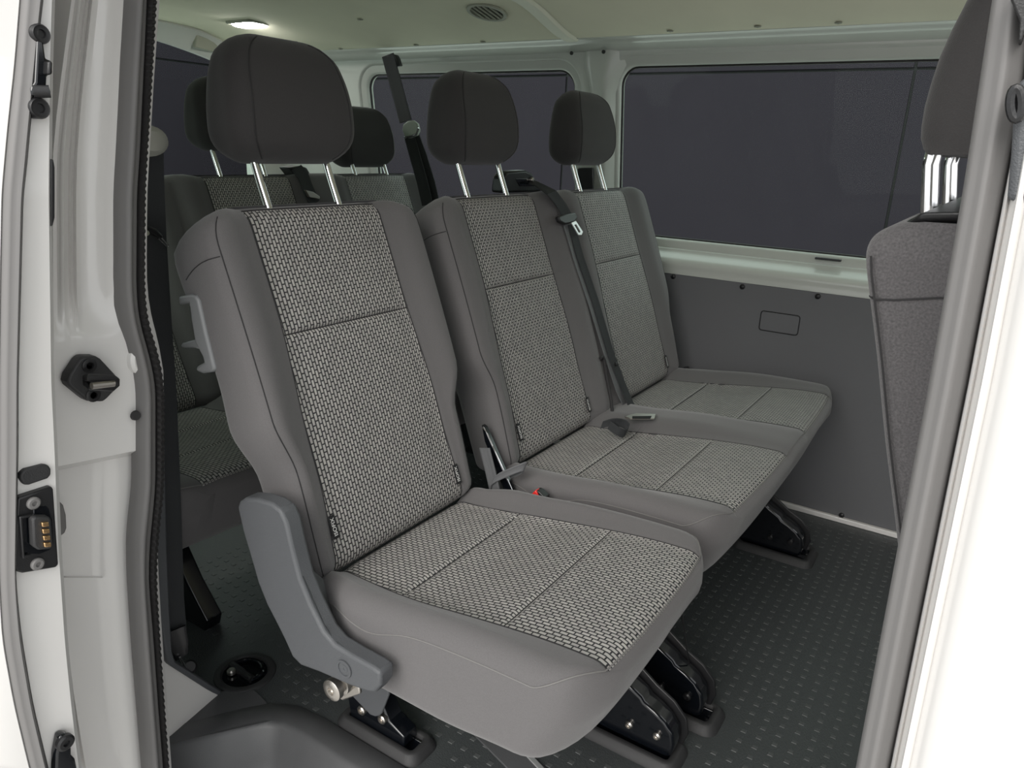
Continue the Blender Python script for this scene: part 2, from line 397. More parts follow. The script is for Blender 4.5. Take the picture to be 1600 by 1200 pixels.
# headliner with its dome
ce = MB(); ys = [.68 + 1.38 * k / 46 for k in range(47)]
def cring(x, off): return [(x, y, zc(y) + off) for y in ys]
for x0, x1 in ((-2.57, -1.178), (-1.132, .8)):
    ring = lambda x: cring(x, 0) + cring(x, .02)[::-1]
    ce.loft([ring(x0), ring(x0 + .004), ring(x1 - .004), ring(x1)])
ceil = ce.build('ceiling', 'liner', kind='structure', smooth=30); ceil['label'] = 'olive grey headliner'
MB().loft([[(x, y, zc(y) + o) for y in ys] for x, o in ((-1.186, .006), (-1.182, -.003), (-1.176, -.006), (-1.142, -.006), (-1.137, -.002), (-1.132, .006))] , closed=False, cap=False).build('roof_bow', mat('painted roof bow', (.68, .68, .56), .5), ceil)
MB().box((-2.7, .45, 1.44), (.9, 2.3, 1.46)).build('roof_skin', 'white', ceil)
for px, py in ((563, 30), (650, 70), (755, 65), (541, 78), (1047, 48), (1184, 41), (1310, 35)):
    # find the spot on the dome below the pixel
    y = 1.9
    for _ in range(30):
        p = at(px, py, Z=zc(min(y, 2.05)) - .0005); y = .5 * y + .5 * min(2.04, p.y)
    MB().lathe([(.009, .001), (.008, .003), (.003, .004), (.0001, .0015)], (p.x, min(p.y, 2.03), zc(min(p.y, 2.03)) - .0), (0, 0, -1), 12).build('trim_clip', 'lampframe', ceil)
# air vent
def ceil_pt(px, py):
    y = 1.8
    for _ in range(40):
        p = at(px, py, Z=zc(min(y, 2.05))); y = .5 * y + .5 * min(2.04, p.y)
    return p
c = ceil_pt(761, 17)
VA = Vector((0, -(zc(c.y + .01) - zc(c.y - .01)) / .02, 1)).normalized(); VT = Vector((1, 0, 0)).cross(VA)
vent = thing('air_vent', c, 'round slatted air vent in the headliner', 'vent')
vf = MB().lathe([(.056, .0), (.058, -.003), (.056, -.007), (.047, -.007), (.045, -.002), (.045, .006)], c, VA, 36).build('vent_ring', 'lampframe', vent)
MB().lathe([(.045, -.001), (.045, .002), (.0001, .002)], c - VA * .002, VA, 24).build('vent_well', 'joint', vent)
for k in range(5):
    d = (k - 2) * .016; hl = math.sqrt(max(.0001, .045 ** 2 - d * d))
    MB().obox(c + Vector((d, 0, 0)) - VA * .005, Vector((.0022, 0, 0)) + VA * .001, VT * hl, VA * .0015).build('slat', 'lampframe', vent)
# dome lamp
c = ceil_pt(388, 36)
lamp = thing('dome_lamp', c, 'small lit white dome lamp in the headliner', 'lamp')
MB().loft([[(x, y, c.z + z) for x, y in rrect(.066 - i, .046 - i, .012, 4, c.x, c.y)] for i, z in ((0, .004), (0, -.003), (.004, -.006), (.008, -.004))]).build('lamp_frame', 'lampframe', lamp)
MB().loft([[(x, y, c.z + z) for x, y in rrect(.050 - i, .032 - i, .012, 4, c.x, c.y)] for i, z in ((0, -.003), (0, -.008), (.006, -.012))]).build('lens', 'lamp', lamp)

# ------------------------------------------------------------------ near door frame (left side of the opening)
SL = [(-60, 204), (0, 200), (100, 193), (250, 185), (300, 182), (450, 182), (500, 188), (550, 202), (600, 213), (760, 213), (800, 208), (840, 204), (905, 205), (1000, 211), (1100, 219), (1200, 227), (1260, 232)]
SM = [(-60, 232), (0, 229), (100, 225), (250, 218), (300, 214), (450, 213), (500, 217), (550, 232), (600, 243), (760, 243), (800, 239), (850, 234), (905, 232), (1000, 240), (1100, 247), (1200, 255), (1260, 259)]
SR = [(-60, 246), (0, 243), (100, 237), (250, 227), (300, 225), (450, 224), (500, 229), (550, 246), (600, 255), (760, 255), (800, 250), (850, 245), (905, 243), (1000, 248), (1100, 255), (1200, 262), (1260, 265)]
YS = [-240 + 1650 * k / 110 for k in range(111)]
def band(tabL, tabR, plane, val, bulge, direc, back, n=7, ys=YS, k=22, prof=None):
    mb = MB(); L_ = smooth_tab(tabL, ys, k); R_ = smooth_tab(tabR, ys, k); rings = []
    dv = Vector(direc)
    for y, l, r in zip(ys, L_, R_):
        ring = []
        for i in range(n):
            t = i / (n - 1); p = at(l + (r - l) * t, y, **{plane: val})
            ring.append(p + dv * (bulge * (prof(t) if prof else math.sin(math.pi * t))))
        ring += [ring[-1] - dv * back, ring[0] - dv * back]
        rings.append(ring)
    mb.loft(rings); return mb
t3 = band(SL, SM, 'X', -.93, .016, (1, 0, 0), .012, n=11, prof=lambda t: max(0, math.sin(math.pi * t)) ** .7 * (.75 + .25 * math.cos(7 * (t - .3)))).build('trim_3', 'seal', kind='structure', smooth=60)
t3['label'] = 'grey rubber door seal along the rear edge of the opening'
# corrugated inner lip: tiny ribs
ysr = [-240 + 1650 * k / 650 for k in range(651)]
mb = MB(); L_ = smooth_tab(SM, ysr); R_ = smooth_tab(SR, ysr); rings = []
for k, (y, l, r) in enumerate(zip(ysr, L_, R_)):
    o = .0022 * (k % 4 in (0, 1)); ps = [at(l + (r - l) * t, y, X=-.93) for t in (0, .25, .7, 1)]
    hs = (.004, .008 + o, .007 + o, -.002)
    rings.append([p + Vector((h, 0, 0)) for p, h in zip(ps, hs)] + [ps[-1] - Vector((.014, 0, 0)), ps[0] - Vector((.012, 0, 0))])
mb.loft(rings); mb.build('ribbed_lip', 'sealdark', t3, smooth=30)

# white rear door pillar jamb
JL = [(-60, 118), (0, 112), (100, 98), (200, 86), (250, 82), (600, 84), (700, 89), (850, 96), (1000, 105), (1100, 117), (1200, 134), (1260, 146)]
jy = [-240, -150, -60, 0, 60, 120, 180, 240, 300, 360, 410, 450, 480, 505, 520, 535, 560, 600, 650, 690, 706, 710, 716, 722, 740, 790, 850, 900, 903, 930, 1000, 1080, 1160, 1200, 1260, 1410]
cols = [0, .06, .12, .16, .20, .235, .27, .31, .35, .40, .45, .55, .66, .78, .9, 1.0]
relief = [0, .0, .010, .013, .004, .0, .007, .0, .009, .0, -.002, -.001, .0, .003, .007, .010]
mb = MB(); rings = []
for y in jy:
    l = smooth_tab(JL, [y])[0]; r = smooth_tab(SL, [y])[0] + 5; ring = []
    up = 1 - sstep(y, 440, 535)
    low = sstep(y, 716, 723)
    for t, rl in zip(cols, relief):
        yy = y - ((t - .5) * 26 if 700 < y < 750 else 0)
        d = -.955 + .012 * t + rl * up - .008 * up * math.sin(math.pi * min(1, t * 1.1))
        if y > 500: d += .012 * (1 - low) * sstep(y, 480, 540)
        d -= low * (.020 - .010 * sstep(t, .5, .62))
        if y > 902 and t < .5: d += .004
        ring.append(at(l + (r - l) * t, yy, X=d))
    e = ring[-1]; b0 = ring[0]
    ring += [e + Vector((-.03, .055, 0)), e + Vector((-.20, .055, 0)), b0 + Vector((-.30, .01, 0)), b0 + Vector((-.12, -.004, 0))]
    rings.append(ring)
mb.loft(rings); jam = mb.build('trim_4', 'white', kind='structure', smooth=42); jam['label'] = 'white painted rear door pillar with striker plate'
def plate(name, px, X, th, m, parent, bevel=.002, plane='X'):
    if plane == 'X': return MB().prism([at(a, b, X=X) for a, b in px], (-th, 0, 0)).build(name, m, parent, bevel=bevel)
    return MB().prism([at(a, b, Y=X) for a, b in px], (0, th, 0)).build(name, m, parent, bevel=bevel)
# striker plate with its loop
sp = plate('striker_plate', [(106, 597), (109, 586), (124, 563), (131, 557), (151, 557), (158, 561), (184, 589), (187, 598), (184, 606), (168, 623), (162, 628), (138, 627), (131, 622), (109, 604)], -.918, .02, 'blackrough', jam, .003)
MB().tube([at(135, 590, X=-.905), at(138, 590, X=-.89), at(176, 590, X=-.886), at(181, 594, X=-.89), at(181, 601, X=-.892), at(176, 606, X=-.89), at(140, 604, X=-.892), at(136, 600, X=-.905)], .0045, 10, closed=True).build('striker_loop', 'black', sp)
MB().tube([at(143, 603, X=-.884), at(178, 599, X=-.884)], .0042, 10).build('striker_bar', 'steel', sp)
for px, py in ((139, 571), (145, 617)):
    MB().lathe([(.009, 0), (.009, .002), (.0065, .003), (.0045, .003), (.004, .0005), (.0001, .0005)], at(px, py, X=-.9185) , (1, 0, 0), 18).build('bolt', 'black', sp)
MB().lathe([(.012, 0), (.012, .006), (.009, .010), (.0001, .010)], at(209, 563, X=-.935), (1, .3, 0), 20, sy=1.5).build('bump_stop', 'white', jam)
MB().lathe([(.007, 0), (.006, .004), (.0001, .004)], at(211, 649, X=-.925), (1, 0, 0), 14).build('plug', 'blackrough', jam)
plate('drain_cap', [(92, 782), (100, 790), (104, 805), (105, 825), (102, 833), (96, 838), (90, 838), (88, 800)], -.955, .02, mat('grey buffer', (.16, .155, .15), .6), jam, .003)
# wheel arch plate and grey inner trim of the pillar
wp = MB().prism([at(236, 880, X=-1.06), at(250, 945, X=-1.064), at(257, 1022, X=-1.066), at(264, 1036, X=-1.068), at(346, 1088, X=-1.09), at(344, 1093, X=-1.09), at(258, 1156, X=-1.066), at(240, 1170, X=-1.066)], (-.02, 0, 0)).build('trim_5', 'white', kind='structure', bevel=.002)
wp['label'] = 'white metal wheel arch plate beside the step'
MB().prism([at(x, y, X=-1.045 - .045 * sstep(y, 1030, 1085)) for x, y in ((240, 700), (258, 700), (262, 860), (266, 960), (270, 1020), (274, 1033), (346, 1079), (347, 1086), (340, 1088), (268, 1042), (262, 1034), (257, 1010), (248, 940), (240, 880))], (-.02, 0, 0)).build('inner_trim', 'cover', wp, bevel=.003)

# ------------------------------------------------------------------ open sliding door, seen edge on
DL = [(-60, 38), (0, 33), (100, 25), (200, 14), (300, 5), (450, 2), (600, 0), (900, 0), (1000, 6), (1100, 24), (1200, 48), (1260, 64)]
DM = [(-60, 72), (0, 65), (65, 57), (275, 38), (300, 34), (600, 26), (700, 26), (900, 22), (950, 26), (1000, 32), (1100, 49), (1200, 73), (1260, 88)]
DR = [(-60, 89), (0, 86), (100, 83), (300, 81), (600, 85), (700, 90), (850, 96), (1000, 106), (1100, 116), (1200, 128), (1260, 136)]
mb = MB(); rings = []
for y, a, b, c in zip(YS, smooth_tab(DL, YS), smooth_tab(DM, YS), smooth_tab(DR, YS)):
    A = at(-170, y, X=-.93); A2 = at(-60, y, X=-.868); B = at(a - 3, y, X=-.853); B1 = at(a + 4, y, X=-.862); Cc = at(b - 2, y, X=-.862); C2 = at(b + 3, y, X=-.853); D1 = at(c - 5, y, X=-.850); D = at(c, y, X=-.856)
    rings.append([A, A2, B, B1, Cc, C2, D1, D, D + Vector((-.6, .0, 0)), A + Vector((-.6, -.0, 0))])
mb.loft(rings)
door = mb.build('door_1', 'white', kind='structure', smooth=40); door['label'] = 'white sliding door pushed back, seen on its front edge'
band(DL, DM, 'X', -.853, .014, (1, 0, 0), .008, n=9, prof=lambda t: max(0, math.sin(math.pi * t)) ** .5 * (.85 + .15 * math.cos(9 * t))).build('door_seal', 'seal', door, smooth=60)
# upper latch
lt = plate('latch', [(58, 62), (68, 62), (72, 92), (82, 95), (83, 116), (74, 118), (73, 137), (80, 140), (81, 147), (74, 150), (60, 150), (50, 150), (49, 138), (55, 128)], -.838, .014, 'gloss', door, .0025)
for px, py, r in ((62, 53, .0095), (60, 169, .0105)):
    MB().lathe([(r, -.012), (r, .002), (r * .85, .0045), (r * .7, .004), (r * .45, .004), (r * .4, .001), (.0001, .001)], at(px, py, X=-.842), (1, 0, 0), 22).build('latch_foot', 'black', lt)
plate('hook', [(76, 95), (83, 96), (82, 117), (75, 117)], -.828, .012, 'black', lt, .002)
MB().tube([at(52, 143, X=-.832), at(78, 143, X=-.826)], .006, 12).build('roller_pin', 'black', lt)
plate('edge_guide', [(80, 248), (84, 250), (86, 262), (86, 340), (83, 352), (80, 354)], -.85, .01, 'black', door, .001)
plate('oval_plug', [(32, 748), (33, 740), (40, 734), (68, 726), (76, 727), (80, 733), (80, 742), (75, 748), (46, 758), (38, 758)], -.846, .01, 'blackrough', door, .002)
# electric contact box
cb = plate('contact_box', [(28, 779), (81, 760), (84, 765), (92, 882), (88, 887), (36, 896), (25, 893), (22, 880), (27, 790)], -.843, .012, 'black', door, .003)
plate('socket_well', [(32, 806), (52, 803), (52, 794), (60, 790), (72, 789), (77, 795), (82, 812), (84, 850), (78, 860), (62, 866), (50, 866), (36, 872), (34, 850)], -.8425, .004, 'gloss', cb, .001)
plate('socket_rim', [(31, 808), (50, 804), (51, 808), (36, 811), (39, 868), (48, 866), (49, 869), (36, 874)], -.838, .006, 'black', cb, .001)
plate('terminal_block', [(51, 812), (56, 808), (78, 808), (81, 814), (84, 852), (80, 858), (60, 860), (53, 854)], -.830, .012, 'blackrough', cb, .003)
for k in range(4):
    y = 816 + k * 10.6; x = 65.5 + k * 1.2
    plate('contact', [(x, y + .8), (x + 11, y), (x + 12, y + 6.8), (x + .8, y + 7.6)], -.8265, .005, 'gold', cb, .0008)
for px, py in ((52, 786), (58, 881)):
    MB().lathe([(.0072, -.002), (.0072, .002), (.0055, .0035), (.003, .0035), (.0026, .001), (.0001, .001)], at(px, py, X=-.8425), (1, 0, 0), 18).build('screw', 'seal', cb)
l2 = plate('lower_latch', [(93, 1152), (100, 1147), (108, 1148), (112, 1154), (112, 1180), (118, 1186), (121, 1200), (120, 1240), (86, 1240), (88, 1180)], -.838, .014, 'gloss', door, .003)
MB().lathe([(.0105, -.004), (.0105, .002), (.008, .004), (.004, .004), (.0035, .001), (.0001, .001)], at(102, 1160, X=-.838), (1, 0, 0), 20).build('latch_foot', 'black', l2)

# ------------------------------------------------------------------ front edge of the opening: seal, bead, white body side
BL = [(-60, 1560), (0, 1550), (300, 1504), (600, 1451), (900, 1394), (1200, 1337), (1260, 1325)]
BR = [(-60, 1626), (0, 1616), (150, 1598), (300, 1569), (600, 1512), (900, 1451), (1200, 1390), (1260, 1378)]
BW = [(-60, 1668), (0, 1655), (300, 1606), (600, 1549), (900, 1485), (1200, 1421), (1260, 1408)]
ysb = [-330 + 2100 * k / 70 for k in range(71)]
t6 = band(BL, BR, 'Y', .455, .014, (0, -1, 0), .02, n=13, ys=ysb, prof=lambda t: max(0, math.sin(math.pi * t)) ** .45 * (.9 + .1 * math.cos(12 * t))).build('trim_6', 'seal', kind='structure', smooth=60)
t6['label'] = 'grey rubber seal along the front edge of the opening'
mb = MB(); rings = []
for y, a, b in zip(ysb, smooth_tab(BR, ysb), smooth_tab(BW, ysb)):
    w_ = b - a
    ring = [at(a + 1, y, Y=.452), at(a + 2, y, Y=.440), at(a + w_ * .18, y, Y=.437), at(a + w_ * .28, y, Y=.441), at(a + w_ * .36, y, Y=.437), at(a + w_ * .6, y, Y=.428), at(a + w_ * .85, y, Y=.430), at(b, y, Y=.432), at(b + 3, y, Y=.429)]
    for dx, yy in ((20, .420), (60, .414), (140, .408), (330, .405)): ring.append(at(b + dx, y, Y=yy))
    zz = ring[-1].z; ring.append(ring[-1] + Vector((.80 if zz < .74 else .05, .015, 0)))
    ring += [ring[-1] + Vector((0, .09, 0)), ring[0] + Vector((.01, .06, 0))]
    rings.append(ring)
mb.loft(rings)
bp = mb.build('wall_front', 'white', kind='structure', smooth=40); bp['label'] = 'white body side and door pillar in front of the opening'
MB().box((.95, .5, -.03), (1.0, 2.3, .92)).build('dash_light_block', 'trim', bp)  # unseen dashboard block, added to keep front ground bounce off the ceiling
plate('cap', [(1578, -10), (1612, -10), (1606, 30), (1596, 62), (1592, 62), (1594, 30)], .428, .02, 'blackrough', bp, .002, 'Y')
MB().tube([at(1588 + 9 * math.cos(a), 162 + 24 * math.sin(a), Y=.424) for a in [2 * math.pi * k / 20 for k in range(20)]], .0022, 8, closed=True).build('hinge_ring', 'black', bp)
MB().lathe([(.0035, 0), (.003, .003), (.0001, .003)], at(1590, 163, Y=.427), (0, -1, 0), 14, sy=1.8).build('hinge_pin', 'gloss', bp)
plate('hinge_arm', [(1588, 130), (1620, 110), (1620, 330), (1600, 320), (1577, 312), (1574, 306), (1580, 240), (1583, 190), (1588, 150)], .430, .012, 'cover', bp, .003, 'Y')

# ------------------------------------------------------------------ seats
def pad(mb, O, U, N, S, W, L, nf, D, r, r0, r1, ins, wfn=None, warp=None, extra=(), wr=(0, 9), ku=7, ks=26, matplain=0, matweave=1, dfn=None):
    """soft upholstered block: a rounded section lofted along S; returns a sampler of its front surface"""
    O, U, N, S = map(Vector, (O, U, N, S))
    ss = []
    for k in range(7): ss.append(r0 * (1 - math.cos(math.pi / 2 * k / 6)) if r0 else 0)
    for k in range(1, ks): ss.append(r0 + (L - r0 - r1) * k / ks)
    for k in range(7): ss.append(L - r1 + r1 * math.sin(math.pi / 2 * k / 6))
    for g in extra: ss += [g - .012, g - .006, g - .003, g - .001, g + .001, g + .003, g + .006, g + .012]
    ss = sorted(set(round(x, 5) for x in ss))
    def inset(s):
        i = 0
        if s < r0: c = (r0 - s) / r0; i = r0 * (1 - math.sqrt(max(0, 1 - c * c)))
        if s > L - r1: c = (s - L + r1) / r1; i = max(i, r1 * (1 - math.sqrt(max(0, 1 - c * c))))
        return i
    def place(u, n, s):
        if warp: u, n, s = warp(u, n, s)
        return O + U * u + N * n + S * s
    def half(s): return (wfn(s) if wfn else W / 2)
    rings = []; uvs = []; weave_j = set()
    for s in ss:
        i = inset(s); hw = half(s) - i; dd = (dfn(s) if dfn else D)
        top = nf(s, hw - r) - i; bot = -dd + i
        rr = max(.0015, min(r, (top - bot) * .49))
        kn = [-hw + rr] + [v for c, h in ins for v in (c - h(s), c + h(s))] + [hw - rr]
        kn = [max(-hw + rr + .0004 * (q + 1), min(hw - rr - .0004 * (len(kn) - q), v)) if 0 < q < len(kn) - 1 else v for q, v in enumerate(kn)]
        us = [kn[0]]; j = 0; weave_j = set()
        for q in range(len(kn) - 1):
            kk = ku if q % 2 == 0 else ku + 3
            if q % 2 == 1:
                for z in range(kk): weave_j.add(len(us) - 1 + z)
            for z in range(1, kk + 1): us.append(kn[q] + (kn[q + 1] - kn[q]) * z / kk)
        ring = [(u, nf(s, u) - i) for u in us]
        nl = nf(s, -hw + rr) - i; nr = nf(s, hw - rr) - i
        for k in range(1, 7): a = math.pi / 2 * (1 - k / 6); ring.append((hw - rr + rr * math.cos(a), nr - rr + rr * math.sin(a)))
        for k in range(1, 4): ring.append((hw, nr - rr + (bot + rr - nr + rr) * k / 4))
        for k in range(0, 7): a = -math.pi / 2 * k / 6; ring.append((hw - rr + rr * math.cos(a), bot + rr + rr * math.sin(a)))
        nb = len(us)
        for z in range(1, nb - 1): ring.append((us[nb - 1 - z], bot))
        for k in range(0, 7): a = -math.pi / 2 - math.pi / 2 * k / 6; ring.append((-hw + rr + rr * math.cos(a), bot + rr + rr * math.sin(a)))
        for k in range(1, 4): ring.append((-hw, bot + rr + (nl - rr - bot - rr) * k / 4))
        for k in range(0, 6): a = math.pi - math.pi / 2 * k / 6; ring.append((-hw + rr + rr * math.cos(a), nl - rr + rr * math.sin(a)))
        rings.append([place(u, n, s) for u, n in ring]); uvs += [(u + 3, s + 3) for u, n in ring]
    n = len(rings[0]); NF = nb
    def fmi(i, j):
        sm = (ss[i] + ss[i + 1]) / 2
        return matweave if (j in weave_j and wr[0] < sm < wr[1]) else matplain
    b = len(mb.v)
    mb.loft(rings, matplain, True, False, uvs, fmi)
    for e in (0, len(rings) - 1):                       # end caps: strips from front edge to back edge
        o = b + e * n
        pts = mb.v[o:o + n]
        fb = [o + j for j in range(NF)]; bb = [o + NF + 9 + 7 - 1 + (NF - 1 - j) for j in range(NF)]
        for j in range(NF - 1):
            mb.f.append([fb[j], fb[j + 1], bb[j + 1], bb[j]]); mb.m.append(matplain)
        mb.f.append([o + k for k in range(NF - 1, NF + 16)]); mb.m.append(matplain)
        st_ = NF + 15 + NF - 1
        mb.f.append([o + k for k in range(st_, n)] + [o]); mb.m.append(matplain)
    def surf(u, s, lift=0.0):
        return place(u, nf(s, u) - inset(s) + lift, s)
    def side(sg, s, down):
        return place(sg * (half(s) - inset(s)), nf(s, sg * (half(s) - r)) - inset(s) - down, s)
    def edge(sg, s, lift=0.0, ang=90):
        i = inset(s); hw = half(s) - i; a = math.radians(ang); nn = nf(s, sg * (hw - r)) - i
        return place(sg * (hw - r + (r + lift) * math.cos(a)), nn - r + (r + lift) * math.sin(a), s)
    return dict(surf=surf, side=side, edge=edge, place=place, half=half, inset=inset)

TH = math.atan2(.337, .941)
SB = Vector((-math.sin(TH), 0, math.cos(TH))); NB = Vector((math.cos(TH), 0, math.sin(TH))); UY = Vector((0, 1, 0))
BL_ = .575; GROOVE = .375
def bol(d, w=.03): return sstep(d, 0, w)
def text_mesh(body, size):
    cu = bpy.data.curves.new('lettering', 'FONT'); cu.body = body; cu.size = size; cu.align_x = 'CENTER'; cu.align_y = 'CENTER'; cu.extrude = .0001
    to = bpy.data.objects.new('lettering_tmp', cu); C.objects.link(to)
    dg = bpy.context.evaluated_depsgraph_get(); me = bpy.data.meshes.new_from_object(to.evaluated_get(dg))
    bpy.data.objects.remove(to); me.materials.clear(); me.materials.append(MT['letter']); me.name = 'lettering'
    return me
TXT = text_mesh('ISOFIX', .0098)
def fabric_tag(parent, p):
    """small black flag sewn in the seam, white print reading upwards"""
    p = Vector(p)
    t = MB().obox(p + NB * .003, UY * .0065, SB * .0185, NB * .0008).build('fabric_tag', 'black', parent, bevel=.0003, label='small black fabric flag with white lettering')
    o = bpy.data.objects.new('lettering', TXT); C.objects.link(o); o.parent = t
    m = Matrix.Identity(4)
    for k, v in enumerate((SB, -UY, NB)):
        for j in range(3): m[j][k] = v[j]
    o.matrix_local = Matrix.Translation(p + NB * .0040 - ORG(t)) @ m
    return t
def headrest(parent, yc, dx, W=.245, dz=0):
    O = Vector((-1.005 + dx, yc, .99 + dz)); tl = math.radians(4)
    S = Vector((-math.sin(tl), 0, math.cos(tl))); N = Vector((math.cos(tl), 0, math.sin(tl)))
    mb = MB(); L = .188
    nf = lambda s, u: .062 - .020 * sstep(s, .08, .2) - .004 * math.cos(math.pi * u / W) * 0 - .010 * (1 - sstep(s, 0, .06))
    wf = lambda s: W / 2 - .010 * sstep(s, .06, .19) - .05 * (1 - math.sqrt(max(0, 1 - max(0, (s - (L - .075)) / .075) ** 2))) * .75 - .012 * (1 - sstep(s, 0, .05))
    df = lambda s: .036 - .012 * sstep(s, .05, .19)
    sp_ = pad(mb, O, UY, N, S, W, L, nf, .035, .030, .034, .036, [(0, lambda s: W * .3)], wfn=wf, wr=(9, 9), dfn=df, ks=18)
    h = mb.build('headrest', 'headrest', parent, smooth=80)
    for sg in (-1, 1):
        MB().tube([sp_['edge'](sg, s, .0003, 80) for s in [L * k / 30 for k in range(1, 30)]], .0010, 6).build('seam', 'seam', h)
    for sg in (-1, 1):
        y = yc + sg * .0735
        a = Vector((-1.0 + dx, y, 1.03)); b = Vector((-.955 + dx, y, .92))
        MB().tube([a, a.lerp(b, .25) + Vector((.0015, 0, 0)), a.lerp(b, .6), b], .0065, 12).build('post', 'chrome', h)
    return h

def backrest(parent, yc, W, inserts, dx=0, name='backrest', handles=None):
    O = Vector((-.745 + dx, yc, .395))
    def iw(s): return .150 - .012 * sstep(s, .2, .42) + .010 * (1 - sstep(s, .0, .16)) + 0
    def nf(s, u):
        d = min(abs(u - c) - iw(s) for c, _ in inserts); n = .019 * bol(d, .055)
        n += .010 * math.sin(math.pi * min(1, s / .56)) * .6
        if d < 0: n -= .0045 * math.exp(-((s - GROOVE) / .0035) ** 2)
        n -= .006 * math.exp(-(d / .004) ** 2) * .5
        if len(inserts) > 1: n -= .012 * math.exp(-((u - (inserts[0][0] + inserts[1][0]) / 2) / .018) ** 2)
        return n
    def wf(s):
        rcn = .06
        return W / 2 - .024 * (1 - sstep(s, .17, .26)) - (rcn * .8 * (1 - math.sqrt(max(0, 1 - max(0, (s - (BL_ - rcn)) / rcn) ** 2))))
    df = lambda s: .088 + .010 * sstep(s, .40, .5) - .008 * sstep(s, .25, .33) * (1 - sstep(s, .36, .42)) - .05 * sstep(s, .52, .575)
    mb = MB()
    sp_ = pad(mb, O, UY, NB, SB, W, BL_, nf, .09, .026, .03, .032, [(c, iw) for c, _ in inserts], wfn=wf, extra=(GROOVE,), wr=(0, BL_ - .010), dfn=df, ks=34, ku=8)
    b = mb.build(name, ['fabric', 'weave'], parent, smooth=80)
    for c, _ in inserts:
        for sg in (-1, 1):
            MB().tube([sp_['surf'](c + sg * iw(s), s, .0002) for s in [BL_ * k / 60 for k in range(1, 59)]], .0011, 6).build('seam', 'seam', b)
        MB().tube([sp_['surf'](c - iw(BL_ - .008) + 2 * iw(BL_ - .008) * k / 20, BL_ - .008, .0004) for k in range(21)], .0012, 6).build('seam', 'seam', b)
        MB().tube([sp_['surf'](c - iw(GROOVE) + 2 * iw(GROOVE) * k / 20, GROOVE, .0006) for k in range(21)], .0010, 6).build('seam', 'seam', b)
    for sg in (-1, 1):
        MB().tube([sp_['edge'](sg, s, .0002, 55) for s in [BL_ * k / 60 for k in range(1, 59)]], .0009, 6).build('seam', 'seam', b)
        s1 = .50
        MB().tube([sp_['edge'](sg, s1, .0002, 50 * (1 - t)) for t in (0, .3, .6, .9)] + [sp_['side'](sg, s1 - .001 * k * k * .4, .026 + .010 * k) for k in range(1, 7)], .0008, 6).build('seam', 'seam', b)
    sp_['iw'] = iw
    return b, sp_
def cushion(parent, yc, W, inserts, dx=0):
    O = Vector((-.775 + dx, yc, .392)); L = .495; G1, G2 = .145, .325
    def iw(s): return .150 + .012 * sstep(s, .0, .2)
    def nf(s, u):
        d = min(abs(u - c) - iw(s) for c, _ in inserts)
        n = .022 * bol(d, .05) * (1 - .75 * sstep(s, .2, .46)) + .046 * sstep(s, .0, .47)
        if d < 0: n -= .004 * math.exp(-((s - G1) / .004) ** 2) + .0035 * math.exp(-((s - G2) / .004) ** 2)
        if d < 0: n -= .006 * math.exp(-((s - .21) / .07) ** 2)
        n -= .003 * math.exp(-(d / .004) ** 2)
        return n
    def wf(s):
        rcn = .055; return W / 2 - .016 * (1 - sstep(s, .03, .11)) - rcn * (1 - math.sqrt(max(0, 1 - max(0, (s - (L - rcn)) / rcn) ** 2)))
    def wp_(u, n, s):
        return u, n, s + .48 * min(0, n + .01) * sstep(s, .2, .475) - .02 * abs(u / W * 2) ** 3 * sstep(s, .3, .47)
    mb = MB(); df = lambda s: .118 - .012 * sstep(s, .25, .47)
    sp_ = pad(mb, O, UY, Vector((0, 0, 1)), Vector((1, 0, 0)), W, L, nf, .12, .030, .03, .030, [(c, iw) for c, _ in inserts], wfn=wf, warp=wp_, extra=(G1, G2), wr=(0, L - .011), dfn=df, ks=34, ku=8)
    b = mb.build('seat_cushion', ['fabric', 'weave'], parent, smooth=80)
    for c, _ in inserts:
        for sg in (-1, 1):
            MB().tube([sp_['surf'](c + sg * iw(s), s, .0002) for s in [.01 + (L - .02) * k / 50 for k in range(51)]], .0010, 6).build('seam', 'seam', b)
        for g in (G1, G2):
            MB().tube([sp_['surf'](c - iw(g) + 2 * iw(g) * k / 20, g, .0003) for k in range(21)], .0009, 6).build('seam', 'seam', b)
    # welt around side and front
    def flank(sg):
        a = [sp_['side'](sg, s, .028 + .018 * math.exp(-((s - .14) / .05) ** 2) * (sg < 0)) for s in [.03 + (L - .10) * k / 36 for k in range(37)]]
        return a + [sp_['edge'](sg, L - .07 + .060 * k / 12, .0003, 4 + 84 * (k / 12) ** 1.5) for k in range(1, 13)]
    s_ = L - .010; hw = sp_['half'](s_) - sp_['inset'](s_) - .03
    pts = flank(-1); rt = flank(1)[::-1]
    fr = [sp_['surf'](-hw + 2 * hw * k / 40, s_, .0004) for k in range(41)]
    MB().tube(pts + fr + rt, .0011, 6).build('welt', 'seamlight', b)
    sp_['iw'] = iw; sp_['L'] = L
    return b, sp_
